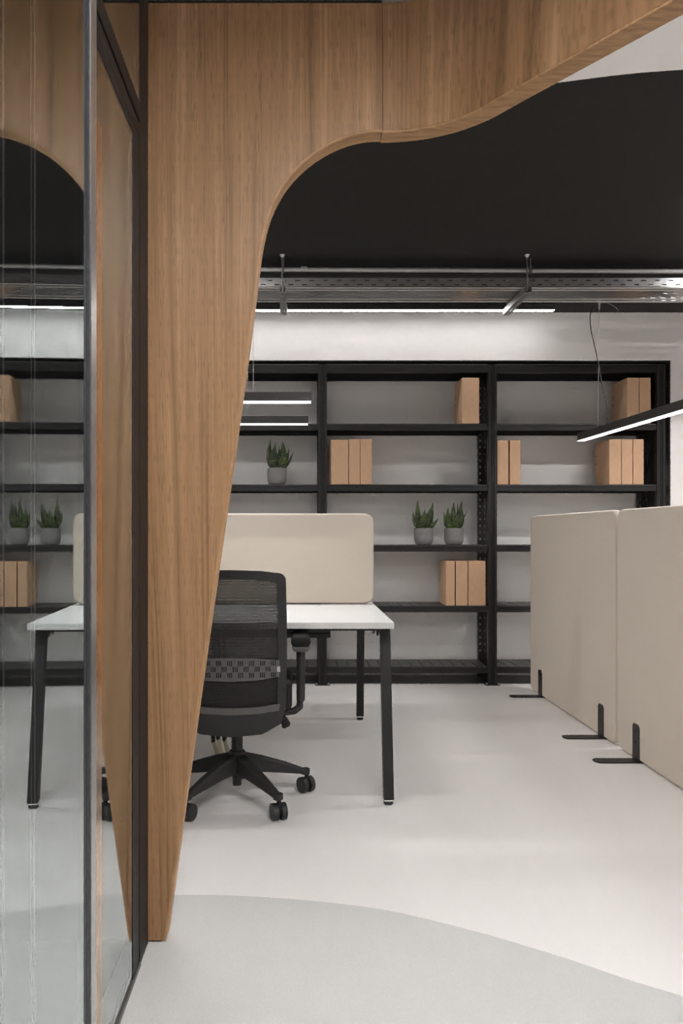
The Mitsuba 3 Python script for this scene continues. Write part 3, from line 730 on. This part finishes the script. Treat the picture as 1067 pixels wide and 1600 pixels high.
# ------------------------------------------------------------------ cable tray, hangers and conduit under the ceiling
TX0, TX1 = -2.5, 4.1
tray = thing('cable_tray', 'perforated grey metal cable tray hung under the black ceiling', 'cable tray')
def perforated(w0, w1, rows, slot_l, slot_h, pitch):
    sl_ = []
    for i, c in enumerate(rows):
        off = (i % 2) * pitch / 2
        for x in np.arange(TX0 + 0.05 + off, TX1 - 0.05, pitch):
            sl_.append(sbox(x, c - slot_h / 2, x + slot_l, c + slot_h / 2))
    return sbox(TX0, w0, TX1, w1).difference(shapely.union_all(sl_))
TZ, TY0, TY1 = 2.524, 4.70, 4.99
side = perforated(0, 0.055, [0.016, 0.040], 0.028, 0.0065, 0.080)
put('side_flange', axes(prism(side, 0.002), 'xzy', (0, TY0, TZ)), 'm_zinc_dark', tray)
put('side_flange', axes(prism(side, 0.002), 'xzy', (0, TY1 - 0.002, TZ)), 'm_zinc_dark', tray)
bot = perforated(TY0 + 0.006, TY1 - 0.006, [TY0 + 0.02, TY0 + 0.09, TY0 + 0.12, TY0 + 0.15, TY0 + 0.18, TY0 + 0.21, TY1 - 0.02], 0.026, 0.007, 0.060)
bm = prism(bot, 0.002); bm.apply_translation([0, 0, TZ])
put('tray_floor', bm, 'm_zinc', tray)
for y, z, r_ in ((TY0 + 0.002, TZ - 0.001, 0.006), (TY0 + 0.055, TZ, 0.0035), (TY1 - 0.055, TZ, 0.0035), (TY1 - 0.004, TZ - 0.001, 0.005)):
    put('rolled_edge', tube([[TX0, y, z], [0, y, z], [TX1, y, z]], r_, 8), 'm_zinc', tray, smooth=True)
for i, x in enumerate((-0.083, 1.322, 2.73, -1.49)):
    prof = Polygon([(-0.0205, 0), (0.0205, 0), (0.0205, 0.036), (0.011, 0.036), (0.011, 0.030), (0.0165, 0.030), (0.0165, 0.004), (-0.0165, 0.004), (-0.0165, 0.030), (-0.011, 0.030), (-0.011, 0.036), (-0.0205, 0.036)])
    holes = shapely.union_all([sbox(-0.005, y, 0.005, y + 0.022) for y in np.arange(4.67, 5.12, 0.04)])
    web = prism(sbox(-0.0205, 4.65, 0.0205, 5.14).difference(holes), 0.003); web.apply_translation([x, 0, 2.480])
    flanges = cat([bx(x + s_ * 0.019 - 0.0015, x + s_ * 0.019 + 0.0015, 4.65, 5.14, 2.483, 2.5175) for s_ in (-1, 1)] + [bx(x + s_ * 0.0155 - 0.005, x + s_ * 0.0155 + 0.005, 4.65, 5.14, 2.5145, 2.5175) for s_ in (-1, 1)])
    stt = put('strut', cat([web, flanges]), 'm_zinc', tray, label='slotted strut channel under the tray')
    for y in (4.665, 5.10):
        rd = put('rod', cyl([x - 0.002, y, 2.49], [x - 0.002, y, ZC], 0.0045, 10), 'm_zinc', stt)
        for dz in (-0.03, 0.012):
            put('nut', cyl([x - 0.002, y, 2.508 + dz], [x - 0.002, y, 2.516 + dz], 0.011, 6), 'm_zinc', stt)
        put('anchor', lathe([(0, -0.016), (0.006, -0.016), (0.016, 0), (0, 0)], x - 0.002, y, ZC), 'm_zinc', stt)
cond = thing('conduit_pipe', 'thin grey conduit pipe running along the black ceiling above the cable tray', 'pipe')
put('pipe', tube([[TX0, 4.675, 2.628], [0.8, 4.715, 2.628], [TX1, 4.765, 2.628]], 0.0128, 16), 'm_conduit', cond, smooth=True)
put('coupling', tube([[0.022, 4.6935, 2.628], [0.040, 4.694, 2.628], [0.058, 4.6945, 2.628]], 0.0155, 16), 'm_conduit', cond, smooth=30)
for i, x in enumerate((-0.081, 1.352, 2.70, -1.5)):
    yp = 4.715 + (x - 0.8) * 0.0145
    cl = put('clamp', cat([tube([[x - 0.009, yp, 2.628], [x, yp, 2.628], [x + 0.009, yp, 2.628]], 0.0165, 14), bx(x - 0.009, x + 0.009, yp - 0.019, yp - 0.012, 2.612, 2.65)]), 'm_zinc', cond, smooth=30)
    put('screw', cyl([x + 0.002, yp, 2.640], [x + 0.006, yp, ZC], 0.004, 8), 'm_zinc', cl)

# ------------------------------------------------------------------ lamps
def lamp(name, label, category, x0, x1, y, z, hgt, wid, radiance, group=None):
    k = thing(name, label, category, group)
    put('housing', cat([cbx(x0, x1, y - wid / 2, y + wid / 2, z + 0.004, z + hgt, 0.001), bx(x0, x0 + 0.003, y - wid / 2, y + wid / 2, z - 0.001, z + hgt), bx(x1 - 0.003, x1, y - wid / 2, y + wid / 2, z - 0.001, z + hgt)]), 'm_lamp_body', k)
    d_ = mikit.ply(bx(x0 + 0.003, x1 - 0.003, y - wid / 2 + 0.002, y + wid / 2 - 0.002, z, z + 0.004), 'm_diffuser', emitter={'type': 'area', 'radiance': rgb(*radiance)})
    put_dict('diffuser', d_, k)
    return k
LZ = 1.700
a = lamp('pendant_lamp', 'upper of two black linear pendants, hanging above the near half of the desk', 'pendant lamp', -0.875, 0.066, 3.72, LZ, 0.044, 0.064, PENDANT, 'pair of pendants above the desk')
b = lamp('pendant_lamp', 'lower of two black linear pendants, hanging above the far half of the desk', 'pendant lamp', -0.875, 0.062, 4.48, LZ, 0.044, 0.064, PENDANT, 'pair of pendants above the desk')
for k, y, xs in ((a, 3.72, (-0.200, -0.61)), (b, 4.48, (-0.272, -0.54))):
    for x in xs:
        put('wire', cyl([x, y, LZ + 0.043], [x, y, ZC], 0.0012, 6), 'm_wire', k)
        put('canopy', lathe([(0, -0.03), (0.008, -0.03), (0.010, 0.0), (0, 0.0)], x, y, ZC, 16), 'm_zinc', k)
wl = lamp('linear_lamp', 'long white linear lamp under the ceiling above the shelving', 'linear lamp', -2.4, 1.793, 5.666, 2.652, 0.046, 0.045, WALL_LINE)
hl = lamp('linear_lamp', 'short linear lamp on the black ceiling hidden behind the wooden portal', 'linear lamp', -0.50, 0.0, 2.99, 2.655, 0.043, 0.045, CEILING_LINE)
h2 = lamp('linear_lamp', 'linear lamp on the black ceiling above the far desk half, hidden by the wooden leg', 'linear lamp', -2.2, -0.27, 4.28, 2.655, 0.043, 0.06, LEFT_LINE)
h3 = lamp('linear_lamp', 'linear lamp on the black ceiling beyond the right edge of the view', 'linear lamp', 2.30, 3.1, 4.42, 2.655, 0.043, 0.06, RIGHT_LINE)
# pendant on the right, turned a little, hung from the cable tray
k = thing('pendant_lamp', 'long slanting black pendant lamp running out at the right edge above the screens', 'pendant lamp')
rot = T().translate([1.846, 5.29, LZ]).rotate([0, 0, 1], math.degrees(math.atan(0.036)))
L3, W3, H3 = 2.2, 0.046, 0.053
hm = cat([cbx(-W3 / 2, W3 / 2, -L3, 0, 0.004, H3, 0.001), bx(-W3 / 2, W3 / 2, -0.003, 0, -0.001, H3), bx(-W3 / 2, W3 / 2, -L3, -L3 + 0.003, -0.001, H3)])
scene[key_for('housing', k)] = mikit.ply(hm, 'm_lamp_body', to_world=rot)
scene[key_for('diffuser', k)] = mikit.ply(bx(-W3 / 2 + 0.002, W3 / 2 - 0.002, -L3 + 0.003, -0.003, 0, 0.004), 'm_diffuser', to_world=rot, emitter={'type': 'area', 'radiance': rgb(*PENDANT)})
put('wire', cyl([1.856, 5.015, LZ + 0.052], [1.856, 4.992, TZ - 0.02], 0.0012, 6), 'm_wire', k)
put('wire_grip', cat([cyl([1.856, 4.992, TZ - 0.045], [1.856, 4.992, TZ - 0.005], 0.0055, 10), bx(1.846, 1.864, 4.984, 4.994, TZ - 0.012, TZ + 0.004)]), 'm_chrome', k)
put('wire_tail', tube(smooth_path([(1.862, 4.992, TZ - 0.006), (1.91, 4.995, TZ - 0.008), (1.98, 5.0, TZ - 0.055)], 10), 0.001, 6), 'm_wire', k)
put('cord', tube(smooth_path([(1.875, 5.03, TZ + 0.0), (1.815, 5.02, 2.47), (1.806, 5.01, 2.42), (1.835, 4.98, 2.20), (1.872, 4.955, 1.95), (1.893, 4.945, 1.83), (1.882, 4.945, 1.757)], 40), 0.0032, 8), 'm_cord', k, smooth=True)
for x_ in (1.866, 1.884):
    put('cord_gland', cyl([x_, 4.945, 1.7525], [x_, 4.945, 1.766], 0.005, 10), 'm_chrome', k)
put('wire', cyl([1.93, 3.50, LZ + 0.052], [1.93, 3.50, ZC], 0.0012, 6), 'm_wire', k)
k = thing('pendant_lamp', 'black linear pendant beyond the right edge, parallel to the slanting one', 'pendant lamp')
rot2 = T().translate([2.95, 5.1, LZ]).rotate([0, 0, 1], math.degrees(math.atan(0.036)))
scene[key_for('housing', k)] = mikit.ply(hm, 'm_lamp_body', to_world=rot2)
scene[key_for('diffuser', k)] = mikit.ply(bx(-W3 / 2 + 0.002, W3 / 2 - 0.002, -L3 + 0.003, -0.003, 0, 0.004), 'm_diffuser', to_world=rot2, emitter={'type': 'area', 'radiance': rgb(*PENDANT)})
for y_ in (4.6, 3.4):
    x_ = 2.95 + 0.036 * (5.1 - y_)
    put('wire', cyl([x_, y_, LZ + 0.052], [x_, y_, ZC], 0.0012, 6), 'm_wire', k)
for i, (a_, b__, c_, d_) in enumerate(SLOTS):
    q = thing('recessed_lamp', ['recessed linear lamp in the white ceiling above the wooden portal', 'recessed linear lamp in the white ceiling behind the camera'][i], 'recessed lamp')
    put('housing', bx(a_ + 0.002, b__ - 0.002, c_ + 0.002, d_ - 0.002, ZD + 0.012, ZC - 0.003), 'm_lamp_body', q)
    put_dict('diffuser', mikit.ply(bx(a_ + 0.002, b__ - 0.002, c_ + 0.002, d_ - 0.002, ZD + 0.004, ZD + 0.011), 'm_diffuser', emitter={'type': 'area', 'radiance': rgb(*FRONT_LINE[i])}), q)
